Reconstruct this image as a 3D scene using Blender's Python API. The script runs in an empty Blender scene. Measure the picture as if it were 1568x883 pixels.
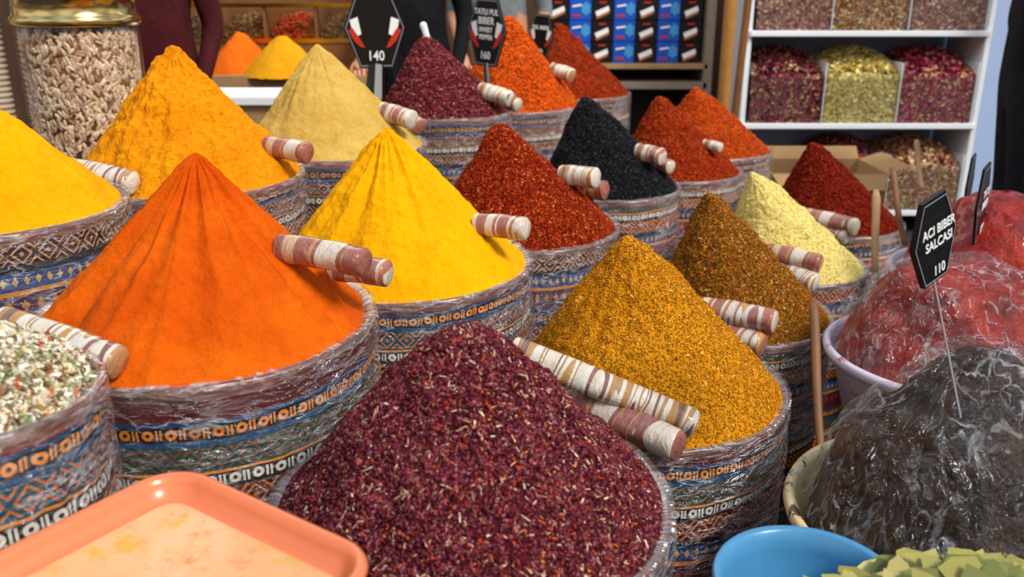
import bpy, math, random
import numpy as np
from mathutils import Vector, Matrix, noise
random.seed(7); rng=np.random.default_rng(7)
scene=bpy.context.scene
scene.view_settings.view_transform='Standard'
# ------------------------------------------------------------ camera
F=1370.0; PITCH=math.radians(19); CH=1.3
cp,sp=math.cos(PITCH),math.sin(PITCH)
def rp(x,y,D):
    u=(x-784)/F; v=(441.5-y)/F
    return Vector((D*u, D*(cp+v*sp), CH+D*(-sp+v*cp)))
cam=bpy.data.cameras.new('camera'); camo=bpy.data.objects.new('camera',cam)
scene.collection.objects.link(camo); scene.camera=camo
camo.location=(0,0,CH); camo.rotation_euler=(math.pi/2-PITCH,0,0)
cam.sensor_width=36; cam.lens=36*F/1568; cam.clip_start=.02
cam.dof.use_dof=True; cam.dof.focus_distance=1.4; cam.dof.aperture_fstop=5.0
# ------------------------------------------------------------ helpers
def lin(h):
    if isinstance(h,tuple): return h
    h=h.lstrip('#'); r=[int(h[i:i+2],16)/255 for i in (0,2,4)]
    return tuple((c/12.92 if c<=.04045 else ((c+.055)/1.055)**2.4) for c in r)+(1,)
def empty(name,loc=(0,0,0)):
    o=bpy.data.objects.new(name,None); o.location=loc; o.empty_display_size=.05
    scene.collection.objects.link(o); return o
def link(o,parent=None):
    scene.collection.objects.link(o)
    if parent is not None:
        o.parent=parent
        o.matrix_parent_inverse=Matrix.Translation(-Vector(parent.location)) if parent.rotation_euler[:]==(0,0,0) else Matrix.Identity(4)
    return o
def mesh_obj(name,verts,faces,mats,parent=None,smooth=True,midx=None):
    me=bpy.data.meshes.new(name); me.from_pydata([tuple(v) for v in verts],[],faces); me.update()
    for m in (mats if isinstance(mats,list) else [mats]): me.materials.append(m)
    if smooth: me.polygons.foreach_set('use_smooth',[True]*len(me.polygons))
    if midx is not None: me.polygons.foreach_set('material_index',midx)
    o=bpy.data.objects.new(name,me); return link(o,parent)
def tri_obj(name,V,Fc,col,mat,parent=None,smooth=False):
    me=bpy.data.meshes.new(name); n=len(V); m=len(Fc)
    me.vertices.add(n); me.vertices.foreach_set('co',V.astype(np.float32).ravel())
    me.loops.add(m*3); me.loops.foreach_set('vertex_index',Fc.astype(np.int32).ravel())
    me.polygons.add(m); me.polygons.foreach_set('loop_start',np.arange(0,m*3,3,dtype=np.int32))
    me.update(calc_edges=True)
    if smooth: me.polygons.foreach_set('use_smooth',[True]*m)
    ca=me.color_attributes.new('Col','FLOAT_COLOR','POINT'); ca.data.foreach_set('color',col.astype(np.float32).ravel())
    me.materials.append(mat); o=bpy.data.objects.new(name,me); return link(o,parent)
class NT:
    def __init__(s,name):
        s.m=bpy.data.materials.new(name); s.m.use_nodes=True; s.t=s.m.node_tree; s.n=s.t.nodes
        s.b=s.n['Principled BSDF']; s.out=s.n['Material Output']
    def put(s,sock,v):
        if isinstance(v,bpy.types.NodeSocket): s.t.links.new(v,sock)
        else: sock.default_value=v
    def M(s,op,a,b=0.0,c=None,clamp=False):
        n=s.n.new('ShaderNodeMath'); n.operation=op; n.use_clamp=clamp
        s.put(n.inputs[0],a); s.put(n.inputs[1],b)
        if c is not None: s.put(n.inputs[2],c)
        return n.outputs[0]
    def mix(s,f,a,b,mode='MIX'):
        n=s.n.new('ShaderNodeMix'); n.data_type='RGBA'; n.blend_type=mode
        s.put(n.inputs[0],f); s.put(n.inputs[6],a); s.put(n.inputs[7],b); return n.outputs[2]
    def coord(s,k='Object'):
        return s.n.new('ShaderNodeTexCoord').outputs[k]
    def mapping(s,v,scale=(1,1,1)):
        n=s.n.new('ShaderNodeMapping'); s.put(n.inputs[0],v); n.inputs['Scale'].default_value=scale; return n.outputs[0]
    def noise(s,vec,scale,detail=3,rough=.55,dist=0,out=0):
        n=s.n.new('ShaderNodeTexNoise'); s.put(n.inputs['Vector'],vec); n.inputs['Scale'].default_value=scale
        n.inputs['Detail'].default_value=detail; n.inputs['Roughness'].default_value=rough; n.inputs['Distortion'].default_value=dist
        return n.outputs[out]
    def vedge(s,vec,scale):
        n=s.n.new('ShaderNodeTexVoronoi'); n.feature='DISTANCE_TO_EDGE'; s.put(n.inputs['Vector'],vec); n.inputs['Scale'].default_value=scale; return n.outputs['Distance']
    def ramp(s,f,stops,const=False):
        n=s.n.new('ShaderNodeValToRGB'); r=n.color_ramp
        if const: r.interpolation='CONSTANT'
        while len(r.elements)<len(stops): r.elements.new(.5)
        for e,(p,c) in zip(r.elements,stops): e.position=p; e.color=c if isinstance(c,tuple) else lin(c)
        s.put(n.inputs[0],f); return n.outputs[0]
    def bump(s,h,st=.3,d=.01):
        n=s.n.new('ShaderNodeBump'); n.inputs['Strength'].default_value=st; n.inputs['Distance'].default_value=d
        s.put(n.inputs['Height'],h); s.t.links.new(n.outputs[0],s.b.inputs['Normal']); return n
    def P(s,**k):
        mp={'col':'Base Color','rough':'Roughness','metal':'Metallic','coat':'Coat Weight','coatr':'Coat Roughness','spec':'Specular IOR Level','emit':'Emission Strength','sheen':'Sheen Weight','trans':'Transmission Weight'}
        for a,b in k.items(): s.put(s.b.inputs[mp[a]],b)
        return s.m
def simple(name,c,rough=.6,metal=0,coat=0,nscale=30,var=.12,bump=.1,spec=.4):
    t=NT(name); co=t.coord(); n=t.noise(co,nscale,4)
    c=lin(c); d=tuple(x*(1-var*2) for x in c[:3])+(1,)
    t.P(col=t.mix(n,d,c),rough=rough,metal=metal,coat=coat,spec=spec)
    if bump: t.bump(n,bump,.004)
    return t.m
def powder(name,c1,c2,c3=None,bump=.5,fine=160,mid=45,dk=.4):
    t=NT(name); co=t.coord(); big=t.noise(co,9,4,.6); f=t.noise(co,fine,3,.7); md=t.noise(co,mid,4,.65)
    k=t.ramp(big,[(.3,(0,0,0,1)),(.7,(1,1,1,1))])
    col=t.mix(k,lin(c1),lin(c2))
    k2=t.ramp(f,[(.35,(0,0,0,1)),(.62,(1,1,1,1))]); k3=t.ramp(md,[(.3,(1,1,1,1)),(.5,(0,0,0,1))])
    col=t.mix(t.M('MULTIPLY',t.M('SUBTRACT',1.0,k2),dk*.85),col,lin(c3 or c1)); col=t.mix(t.M('MULTIPLY',k3,dk),col,lin(c3 or c1))
    t.P(col=col,rough=.95,spec=.1)
    h=t.M('ADD',t.M('MULTIPLY',f,.5),t.M('MULTIPLY',md,1.2))
    t.bump(h,bump,.009); return t.m
def attr_mat(name,rough=.75,spec=.25,coat=0):
    t=NT(name); a=t.n.new('ShaderNodeAttribute'); a.attribute_name='Col'
    t.P(col=a.outputs['Color'],rough=rough,spec=spec,coat=coat); return t.m
CHIP=attr_mat('flake_mix',.85,.15); SEED=attr_mat('seed_shell',.45,.4); LEAFM=attr_mat('leaf_surface',.45,.4)
def film_mat(name,haze,crease,gl,glw,sc,vs,gr=.06,bd=.012,str_=(14,34)):
    # thin cling film: clear, with white creases and sharp reflections
    t=NT(name); uv=t.coord('UV'); mp=t.mapping(uv,(sc[0],sc[1],1))
    warp=t.noise(mp,1.0,3,.6,.5,out=1); 
    vm=t.n.new('ShaderNodeVectorMath'); vm.operation='SCALE'; t.t.links.new(warp,vm.inputs[0]); vm.inputs['Scale'].default_value=1.4
    va=t.n.new('ShaderNodeVectorMath'); va.operation='ADD'; t.t.links.new(mp,va.inputs[0]); t.t.links.new(vm.outputs[0],va.inputs[1])
    e=t.vedge(va.outputs[0],vs); w=t.noise(t.mapping(uv,(str_[0],str_[1],1)),1.0,5,.6,1.2)
    line=t.ramp(e,[(0,(1,1,1,1)),(.07,(0,0,0,1))]); patch=t.ramp(w,[(.52,(0,0,0,1)),(.72,(1,1,1,1))]); gate=t.ramp(t.noise(mp,.6,2),[(.42,(0,0,0,1)),(.6,(1,1,1,1))])
    fac=t.M('ADD',t.M('MULTIPLY',patch,haze),t.M('MULTIPLY',t.M('MULTIPLY',line,gate),crease),clamp=True)
    b=t.n.new('ShaderNodeBump'); b.inputs['Strength'].default_value=1; b.inputs['Distance'].default_value=bd; t.put(b.inputs['Height'],t.M('ADD',t.M('MINIMUM',e,.35),t.M('MULTIPLY',w,.8)))
    tr=t.n.new('ShaderNodeBsdfTransparent'); df=t.n.new('ShaderNodeBsdfDiffuse'); df.inputs[0].default_value=(.85,.86,.9,1); gs=t.n.new('ShaderNodeBsdfGlossy'); gs.inputs['Roughness'].default_value=gr
    t.t.links.new(b.outputs[0],gs.inputs['Normal']); t.t.links.new(b.outputs[0],df.inputs['Normal'])
    m1=t.n.new('ShaderNodeMixShader'); t.put(m1.inputs[0],fac); t.t.links.new(tr.outputs[0],m1.inputs[1]); t.t.links.new(df.outputs[0],m1.inputs[2])
    lw=t.n.new('ShaderNodeLayerWeight'); lw.inputs[0].default_value=.25
    m2=t.n.new('ShaderNodeMixShader'); t.put(m2.inputs[0],t.M('ADD',t.M('MULTIPLY',lw.outputs[0],glw),gl,clamp=True)); t.t.links.new(m1.outputs[0],m2.inputs[1]); t.t.links.new(gs.outputs[0],m2.inputs[2])
    t.t.links.new(m2.outputs[0],t.out.inputs[0]); return t.m
FILM=film_mat('plastic_film',.24,.40,.07,.25,(6,18),1.6,.07,.012); FILM2=film_mat('glossy_film',.03,.45,.085,.10,(3.2,3.2),1.6,.04,.035,(5,9))
def glass_mat(name,fac=.14):
    t=NT(name); lw=t.n.new('ShaderNodeLayerWeight'); lw.inputs[0].default_value=.35
    tr=t.n.new('ShaderNodeBsdfTransparent'); tr.inputs[0].default_value=(.97,.98,.97,1); mx_=t.n.new('ShaderNodeMixShader')
    g=t.n.new('ShaderNodeBsdfGlossy'); g.inputs['Roughness'].default_value=.04
    t.put(mx_.inputs[0],t.M('ADD',t.M('MULTIPLY',lw.outputs[1],.4),fac*.3,clamp=True)); t.t.links.new(tr.outputs[0],mx_.inputs[1]); t.t.links.new(g.outputs[0],mx_.inputs[2])
    t.t.links.new(mx_.outputs[0],t.out.inputs[0]); return t.m
GLASS=glass_mat('clear_glass')
# ---- kilim fabric
def fabric(name,pal):
    t=NT(name); uv=t.coord('UV'); sx=t.n.new('ShaderNodeSeparateXYZ'); t.put(sx.inputs[0],uv)
    u=sx.outputs[0]; v=t.M('FRACT',t.M('DIVIDE',sx.outputs[1],.235))
    bands=[(0,.075,pal[0],pal[1],0),(.075,.10,pal[2],pal[2],0),(.10,.185,'08080E',pal[3],1),(.185,.215,pal[2],pal[2],0),
           (.215,.37,pal[4],pal[5],2),(.37,.385,pal[3],pal[3],0),(.385,.475,'06060C','ECE4D4',1),(.475,.65,pal[6],pal[7],2),(.65,.69,'08080C','08080C',0),
           (.69,.81,pal[2],pal[1],3),(.81,.84,pal[3],pal[3],0),(.84,1.0,pal[0],pal[5],3)]
    bg=t.ramp(v,[(b[0],b[2]) for b in bands],True); fg=t.ramp(v,[(b[0],b[3]) for b in bands],True)
    tot=None
    for b in bands:
        if b[4]==0: continue
        vv=t.M('DIVIDE',t.M('SUBTRACT',v,b[0]),b[1]-b[0]); h=(b[1]-b[0])*.235
        ins=t.M('MULTIPLY',t.M('GREATER_THAN',vv,.0),t.M('LESS_THAN',vv,1.0))
        dv=t.M('ABSOLUTE',t.M('SUBTRACT',vv,.5))
        if b[4]==1:
            p=h*1.35; fu=t.M('FRACT',t.M('DIVIDE',u,p)); du=t.M('MULTIPLY',t.M('ABSOLUTE',t.M('SUBTRACT',fu,.3)),1.35)
            rr=t.M('SQRT',t.M('ADD',t.M('MULTIPLY',du,du),t.M('MULTIPLY',dv,dv)))
            ring=t.M('MULTIPLY',t.M('LESS_THAN',rr,.34),t.M('GREATER_THAN',rr,.13))
            du2=t.M('ABSOLUTE',t.M('SUBTRACT',fu,.77)); bar=t.M('MULTIPLY',t.M('LESS_THAN',t.M('ABSOLUTE',t.M('SUBTRACT',du2,.09)),.05),t.M('LESS_THAN',dv,.34))
            m=t.M('MAXIMUM',ring,bar)
        elif b[4]==2:
            p=h*.95; du=t.M('ABSOLUTE',t.M('SUBTRACT',t.M('FRACT',t.M('DIVIDE',u,p)),.5))
            d=t.M('ADD',du,dv); w=t.M('FRACT',t.M('MULTIPLY',d,3.2)); m=t.M('MULTIPLY',t.M('LESS_THAN',w,.33),t.M('LESS_THAN',dv,.43))
        else:
            p=h*.6; du=t.M('ABSOLUTE',t.M('SUBTRACT',t.M('FRACT',t.M('DIVIDE',u,p)),.5))
            m=t.M('LESS_THAN',t.M('ADD',du,dv),.28)
        m=t.M('MULTIPLY',m,ins); tot=m if tot is None else t.M('MAXIMUM',tot,m)
    col=t.mix(tot,bg,fg); n=t.noise(uv,240,2); n2=t.noise(uv,18,3)
    col=t.mix(t.M('MULTIPLY',n,.3),col,(0.01,0.008,0.01,1)); col=t.mix(t.M('MULTIPLY',n2,.04),col,lin('9A8E88'))
    wv=t.noise(t.mapping(uv,(30,9,1)),1,4,.6,1.0)
    t.P(col=col,rough=.7,coat=.08,coatr=.15,spec=.2); t.bump(t.M('ADD',wv,t.M('MULTIPLY',n,.15)),.5,.01); return t.m
FAB=[fabric('kilim_blue',['5E1218','E09830','0C4478','F08A14','064A3C','8E3C2C','4E0C08','F08214']),
     fabric('kilim_red',['7E1212','F09828','0E4472','F09018','0C4A5A','D86A20','560A0A','F49A24']),
     fabric('kilim_purple',['4E2844','C8A04C','26407A','C88428','4A1626','B07C40','1C1230','D08A36'])]
def foldmat():
    t=NT('sack_rim_fold'); uv=t.coord('UV'); n=t.noise(t.mapping(uv,(10,60,1)),1,4,.6,.6)
    t.P(col=t.ramp(n,[(.3,'3E2A26'),(.48,'7A5A4C'),(.6,'6A3430'),(.75,'A89888')]),rough=.35,coat=.5,coatr=.12); t.bump(n,.6,.01); return t.m
FOLD=foldmat()
# ------------------------------------------------------------ scatter
def scatter(name,tv,tf,P,N,L,W,T,pal,parent,mat=CHIP,tilt=.5,jit=.2,smooth=False,align=None):
    n=len(P); tv=np.array(tv,float); tf=np.array(tf)
    r=rng.normal(size=(n,3)); 
    if align is not None: r=r*.35+np.array(align)
    t=r-(r*N).sum(1)[:,None]*N; t/=np.linalg.norm(t,axis=1)[:,None]+1e-9
    t=t+N*rng.uniform(-tilt,tilt,(n,1)); t/=np.linalg.norm(t,axis=1)[:,None]
    w=np.cross(N,t); w/=np.linalg.norm(w,axis=1)[:,None]+1e-9
    a=rng.uniform(-tilt,tilt,(n,1))*1.2; nn=np.cross(t,w); w2=w*np.cos(a)+nn*np.sin(a); nn=np.cross(t,w2)
    V=P[:,None,:]+tv[None,:,0:1]*(L[:,None,None]*t[:,None,:])+tv[None,:,1:2]*(W[:,None,None]*w2[:,None,:])+tv[None,:,2:3]*(T[:,None,None]*nn[:,None,:])
    Fc=(tf[None]+(np.arange(n)*len(tv))[:,None,None]).reshape(-1,3)
    cols=np.array([lin(c)[:3] for c,_ in pal]); ws=np.array([w_ for _,w_ in pal],float); ws/=ws.sum()
    ci=rng.choice(len(pal),n,p=ws); c=cols[ci]*rng.uniform(1-jit,1+jit,(n,1))
    c=np.concatenate([np.clip(c,0,1),np.ones((n,1))],1); c=np.repeat(c,len(tv),axis=0)
    return tri_obj(name,V.reshape(-1,3),Fc,c,mat,parent,smooth)
TET=([(-.5,0,0),(.5,0,0),(0,.5,.4),(0,-.5,.4)],[(0,1,2),(0,3,1),(0,2,3),(1,3,2)])
SLV=([(-.5,-.5,0),(.5,-.35,0),(.5,.35,0),(-.5,.5,0),(-.4,0,.6),(.4,0,.6)],[(0,1,5),(0,5,4),(1,2,5),(2,3,4),(2,4,5),(3,0,4)])
def ellip(nu=7,nv=4):
    v=[(-.5,0,0)]; f=[]
    for i in range(1,nv):
        a=math.pi*i/nv
        for j in range(nu):
            b=2*math.pi*j/nu; v.append((-.5*math.cos(a),.5*math.sin(a)*math.cos(b),.5*math.sin(a)*math.sin(b)))
    v.append((.5,0,0)); e=len(v)-1
    for j in range(nu):
        f.append((0,1+(j+1)%nu,1+j)); f.append((e,e-nu+j,e-nu+(j+1)%nu))
    for i in range(nv-2):
        for j in range(nu):
            a=1+i*nu+j;b=1+i*nu+(j+1)%nu; f+=[(a,b,a+nu),(b,b+nu,a+nu)]
    return v,f
ELL=ellip()
PETAL=([(-.5,0,.15),(-.15,-.4,.25),(-.15,.4,.25),(.2,-.45,.1),(.2,.45,.1),(.5,0,.35),(0,0,-.1)],[(0,1,6),(6,2,0),(1,3,6),(6,4,2),(3,5,6),(6,5,4)])
# ------------------------------------------------------------ lathe
def lathe(name,prof,mats,parent,C,na=72,midx=None,wob=0):
    V=[];Fc=[];mi=[]
    for i,(r,z) in enumerate(prof):
        for j in range(na):
            th=2*math.pi*j/na; rr=r
            if wob: rr+=wob*noise.noise(Vector((math.cos(th)*2.2,math.sin(th)*2.2,z*9)))
            V.append((C[0]+rr*math.cos(th),C[1]+rr*math.sin(th),C[2]+z))
    for i in range(len(prof)-1):
        for j in range(na):
            k=(j+1)%na; Fc.append((i*na+j,i*na+k,(i+1)*na+k,(i+1)*na+j)); mi.append(midx[i] if midx else 0)
    return mesh_obj(name,V,Fc,mats,parent,True,mi)
def box(name,c,s,mat,parent=None,bev=.004,rz=0,rx=0):
    import bmesh
    bm=bmesh.new(); bmesh.ops.create_cube(bm,size=1)
    for v in bm.verts: v.co=Vector((v.co.x*s[0],v.co.y*s[1],v.co.z*s[2]))
    if bev: bmesh.ops.bevel(bm,geom=bm.edges[:]+bm.verts[:],offset=bev,segments=2,affect='EDGES')
    R=Matrix.Rotation(rz,4,'Z')@Matrix.Rotation(rx,4,'X')
    for v in bm.verts: v.co=R@v.co+Vector(c)
    me=bpy.data.meshes.new(name); bm.to_mesh(me); bm.free(); me.materials.append(mat)
    o=bpy.data.objects.new(name,me); return link(o,parent)
def cyl_between(name,p,q,r,mat,parent=None,n=10,r2=None):
    p=Vector(p);q=Vector(q); d=(q-p).normalized(); a=d.orthogonal().normalized(); b=d.cross(a); r2=r if r2 is None else r2
    V=[];Fc=[]
    for k,(c,rr) in enumerate(((p,r*.7),(p+d*r*.3,r),(q-d*r2*.3,r2),(q,r2*.7))):
        for j in range(n):
            t=2*math.pi*j/n; V.append(c+a*rr*math.cos(t)+b*rr*math.sin(t))
    for k in range(3):
        for j in range(n): Fc.append((k*n+j,k*n+(j+1)%n,(k+1)*n+(j+1)%n,(k+1)*n+j))
    Fc.append(tuple(range(n))[::-1]); Fc.append(tuple(range(3*n,4*n)))
    return mesh_obj(name,V,Fc,mat,parent,False)
def setuv(o,UV):
    uvl=o.data.uv_layers.new(name='UVMap'); vi=np.zeros(len(o.data.loops),dtype=np.int32); o.data.loops.foreach_get('vertex_index',vi)
    uvl.data.foreach_set('uv',np.array(UV,dtype=np.float32)[vi].ravel())
# ------------------------------------------------------------ spice sacks
SACKS={}
def prof(t,e,k):
    s=(math.sqrt(t*t+e*e)-e)/(math.sqrt(1+e*e)-e)
    return 1-s**k
def sack(key,name,cx,cy,a,R,apex,mat,e=.06,k=1.0,amp=.004,streak=.003,ridge=0,res=1.0,fab=0,seed=0,flk=None,vo=0):
    D=R*F/a; C=rp(cx,cy,D); v=(441.5-apex[1])/F; Da=C.y/(cp+v*sp); A=rp(apex[0],apex[1],Da)
    H=A.z-C.z+.004; off=A.x-C.x
    par=empty(name,C)
    nr=int(90*res); na=int(220*res); G=np.zeros((nr,na,3))
    for i in range(nr):
        t=(i/(nr-1))**1.0
        for j in range(na):
            th=2*math.pi*j/na; ct,st=math.cos(th),math.sin(th)
            x=R*t*ct+off*(1-t); y=R*t*st; z=H*prof(t,e,k)
            w=min(1,(1-t)*8)
            q=Vector((x*14+seed*7,y*14,z*14)); d=noise.fractal(q,.9,2.1,4)*amp
            d+=noise.noise(Vector((ct*7+seed,st*7,t*1.6)))*streak*min(1,t*4)
            if ridge: d-=ridge*abs(noise.noise(Vector((ct*2.6+seed*3,st*2.6,t*.5))))*2*min(1,t*5)
            d+=noise.noise(Vector((x*75,y*75,z*75+seed)))*amp*.35
            d*=(.15+.85*w)
            G[i,j]=(C.x+x+ct*d*.6,C.y+y+st*d*.6,C.z+z+d*.8-(.004 if t>.985 else 0))
    idx=np.arange(nr*na).reshape(nr,na); jn=np.roll(idx,-1,1)
    q=np.stack([idx[:-1],idx[1:],jn[1:],jn[:-1]],-1).reshape(-1,4)
    mesh_obj('spice_heap',G.reshape(-1,3),[tuple(int(b) for b in a_) for a_ in q],mat,par)
    zb=C.z; nz=36; nA=112; V=[];UV=[]; BU=.02
    lv=[(-.012,-.010),(-.006,-.002),(.000,.003),(.004,.001),(.005,-.006),(.003,-.016)]+[(0,-.016-(zb-.018)*(i/nz)) for i in range(1,nz+1)]
    for i,(dr,dz) in enumerate(lv):
        f=max(0,-dz/zb)
        for j in range(nA+1):
            th=2*math.pi*j/nA; ct,st=math.cos(th),math.sin(th)
            rr=R+.003+dr+(R*(BU*math.sin(min(1,f*1.3)*math.pi)-.07*f) if i>5 else 0)
            fl=.004*noise.noise(Vector((ct*2+seed,st*2,3)))
            wr=.0045*noise.noise(Vector((ct*6+seed,st*6,dz*14)))+.003*noise.noise(Vector((ct*14,st*14,dz*30+seed)))
            rr+=wr*(1 if i>3 else .4)
            V.append((C.x+rr*ct,C.y+rr*st,max(.002,C.z+dz+fl*(1-f)))); UV.append((th*R,-dz+vo))
    Fc=[];mi=[]
    for i in range(len(lv)-1):
        for j in range(nA): 
            Fc.append((i*(nA+1)+j,i*(nA+1)+j+1,(i+1)*(nA+1)+j+1,(i+1)*(nA+1)+j)); mi.append(0 if i<5 else 1)
    setuv(mesh_obj('sack_body',V,Fc,[FOLD,FAB[fab]],par,True,mi),UV)
    V=[];UV=[]; nf=26; nA=140
    for i in range(nf+1):
        dz=.006-(min(.26,zb*.6))*(max(0,i-2)/(nf-2)); 
        for j in range(nA+1):
            th=2*math.pi*j/nA; ct,st=math.cos(th),math.sin(th); f=max(0,-dz/zb)
            base=R+.0125+R*(BU*math.sin(min(1,f*1.3)*math.pi)-.07*f) if i>=2 else R+(-.010 if i==0 else .004)
            base+=.003*noise.noise(Vector((ct*5+seed*2,st*5,dz*40)))+.002*noise.noise(Vector((ct*12,st*12,dz*15)))
            V.append((C.x+base*ct,C.y+base*st,C.z+dz+(.0 if i!=0 else -.006)+.003*noise.noise(Vector((ct*3,st*3,seed))))); UV.append((th*R*2+seed,-dz*2+seed))
    Fc=[(i*(nA+1)+j,i*(nA+1)+j+1,(i+1)*(nA+1)+j+1,(i+1)*(nA+1)+j) for i in range(nf) for j in range(nA)]
    setuv(mesh_obj('plastic_wrap',V,Fc,FILM,par),UV)
    SACKS[key]=dict(C=C,R=R,H=H,off=off,e=e,k=k,D=D,par=par)
    if flk:
        for fi,(n,shape,L,W,T,pal,tilt) in enumerate(flk):
            t=np.sqrt(rng.uniform(0.0,.985,n)); ii=t*(nr-1); i0=np.clip(ii.astype(int),0,nr-2); fr=(ii-i0)[:,None]
            jj=rng.uniform(0,na,n); j0=jj.astype(int)%na; j1=(j0+1)%na; fj=(jj-jj.astype(int))[:,None]
            P=(G[i0,j0]*(1-fj)+G[i0,j1]*fj)*(1-fr)+(G[i0+1,j0]*(1-fj)+G[i0+1,j1]*fj)*fr
            th=jj/na*2*math.pi; sl=H/R; N=np.stack([np.cos(th)*sl,np.sin(th)*sl,np.ones(n)],1); N/=np.linalg.norm(N,axis=1)[:,None]
            s=rng.uniform(.6,1.35,n)
            scatter('flakes_%d'%fi,shape[0],shape[1],P+N*T*.1,N,L*s,W*rng.uniform(.6,1.3,n),T*rng.uniform(.6,1.3,n),pal,par,tilt=tilt)
def flakes(n,sz,pal,tilt=.6): return (n,TET,sz*1.5,sz,sz*.8,pal,tilt)
sack('orange','sack_of_orange_spice_powder',309,488,252,.235,(300,238),powder('orange_powder','CC4E04','E26808','A63A02',.4,dk=.3),e=.045,k=.96,ridge=.020,amp=.0035,res=1.35,fab=0,seed=1,vo=-.026)
sack('yellow','sack_of_turmeric_powder',614,400,193,.26,(590,198),powder('turmeric_powder','ECA000','F8B200','CC8600',.5,dk=.3),e=.06,k=.97,ridge=.010,amp=.006,res=1.3,fab=1,seed=2,vo=.0)
sack('gold','sack_of_curry_powder',288,268,168,.25,(262,72),powder('curry_powder','E48804','F09C0C','B46400',.9,90,dk=.35),e=.045,k=.97,amp=.011,streak=.008,res=1.2,fab=1,seed=3,vo=.02)
sack('beige','sack_of_ginger_powder',512,222,136,.25,(485,69),powder('ginger_powder','C39C46','D8B460','9A7A30',.5,dk=.3),e=.05,amp=.005,ridge=.006,res=1,fab=2,seed=4)
mar=[('6A2028',5),('8E3840',4),('4A1418',3),('A4504E',1.5)]
sack('sumac_b','sack_of_sumac',682,170,98,.23,(648,60),powder('sumac_base','541820','6A242C','30080E',.9,80),e=.12,k=1.05,amp=.007,res=.7,fab=2,seed=5,flk=[flakes(9000,.008,mar),(700,SLV,.014,.003,.003,[('C09878',1),('B05A50',1)],.4)])
sack('pul','sack_of_sweet_pepper_flakes',788,160,98,.27,(780,27),powder('sweet_pepper_base','C8400A','E05C10','8E2400',.9,80),e=.07,amp=.006,res=.7,fab=2,seed=6,flk=[flakes(9000,.008,[('D4540A',4),('E87418',3),('B03600',2)])])
sack('pul2','sack_of_hot_pepper_flakes',870,142,92,.30,(858,40),powder('hot_pepper_base','8A2608','A03008','6A1400',.9,80),e=.07,amp=.006,res=.6,fab=2,seed=7,flk=[flakes(8000,.009,[('96300A',4),('AC461A',2),('7A1C04',3)])])
red=[('A83008',4),('8A2004',3.4),('CC541A',1.8),('641004',2)]
sack('red','sack_of_red_chili_flakes',802,345,140,.24,(762,193),powder('red_chili_base','8A2004','A02C06','4A0A00',1,70),e=.09,amp=.007,res=1,fab=2,seed=8,vo=.1,flk=[flakes(26000,.0052,red,.8),(1400,SLV,.008,.003,.002,[('E8B060',1),('E07830',2)],.4)])
sack('black','sack_of_black_isot_pepper',932,284,104,.22,(895,151),powder('black_pepper_base','121214','1C1D20','050505',1,70),e=.1,k=1.03,amp=.007,res=.8,fab=0,seed=9,vo=.05,flk=[flakes(16000,.006,[('1C1D21',4),('2C2E34',3),('101013',3),('4C4E56',.8)],.9)])
sack('red2','sack_of_crushed_red_pepper',1036,260,94,.23,(1010,151),powder('crushed_red_base','942404','A82E04','5A1000',1,70),e=.09,amp=.007,res=.7,fab=1,seed=10,vo=.06,flk=[flakes(13000,.0062,[('A4360A',4),('C05016',3),('7A1A04',3)],.8)])
sack('red3','sack_of_orange_pepper_flakes',1086,228,90,.25,(1066,136),powder('orange_pepper_base','B03604','C84808','7A1E00',1,70),e=.08,amp=.007,res=.7,fab=1,seed=11,flk=[flakes(11000,.007,[('BC440A',4),('D46418',3),('922804',2)],.8)])
sack('red4','sack_of_dark_chili_flakes',1276,338,97,.22,(1243,221),powder('dark_chili_base','701204','841A06','3A0600',1,70),e=.1,amp=.006,res=.7,fab=1,seed=12,vo=.12,flk=[flakes(13000,.0058,[('841C08',4),('A83818',2.5),('520C04',3)],.8)])
sack('cream','sack_of_garlic_powder',1214,404,104,.2,(1150,266),powder('garlic_powder','E4CC70','F0DE8C','C8A848',1,60),e=.12,k=1.02,amp=.009,res=.9,fab=0,seed=13,vo=.1,flk=[flakes(5000,.004,[('ECD884',3),('F4E8A4',2),('D8BC60',1)])])
sack('herb','sack_of_mixed_herb_spice',1130,478,134,.22,(1085,299),powder('herb_base','7E4C10','9A6014','4A2A08',1,70),e=.08,k=1.0,amp=.007,res=1,fab=0,seed=14,vo=.05,flk=[flakes(24000,.0046,[('A8640E',4),('7A4A10',3),('C8841C',3),('54401A',2),('B04A0E',2)],.8),(4500,SLV,.0085,.002,.0015,[('8A8A3A',2),('E0CC90',1.4),('4A4A20',2),('C85A1C',1.5)],.5)])
sack('ochre','sack_of_chicken_spice_mix',986,588,206,.24,(963,364),powder('ochre_base','CC800E','DA9416','A06408',.9,70),e=.09,amp=.008,streak=.004,res=1.25,fab=0,seed=16.2,vo=-.01,flk=[flakes(24000,.0031,[('D08812',5),('E29C24',3),('B4740E',3)],.7),(3600,SLV,.0048,.0018,.0014,[('7A5A20',2),('5A4A1C',.7),('B8500E',1.2),('F4D878',1)],.5)])
sack('sumac','sack_of_crushed_sumac',722,764,292,.22,(705,508),powder('sumac_front_base','481420','5E1C28','200408',1,60),e=.17,k=1.06,amp=.008,streak=.003,res=1.3,fab=2,seed=17,flk=[flakes(32000,.0046,[('702832',5),('883A44',4),('4C161E',4),('A0606A',1.2)],.8),(2400,SLV,.0135,.0018,.0015,[('C8A080',2),('E0C8AC',1.2),('A07060',1.4)],.4),(1800,SLV,.007,.003,.002,[('C04A1A',2),('A03418',2),('C87A30',.6)],.5)])
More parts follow.
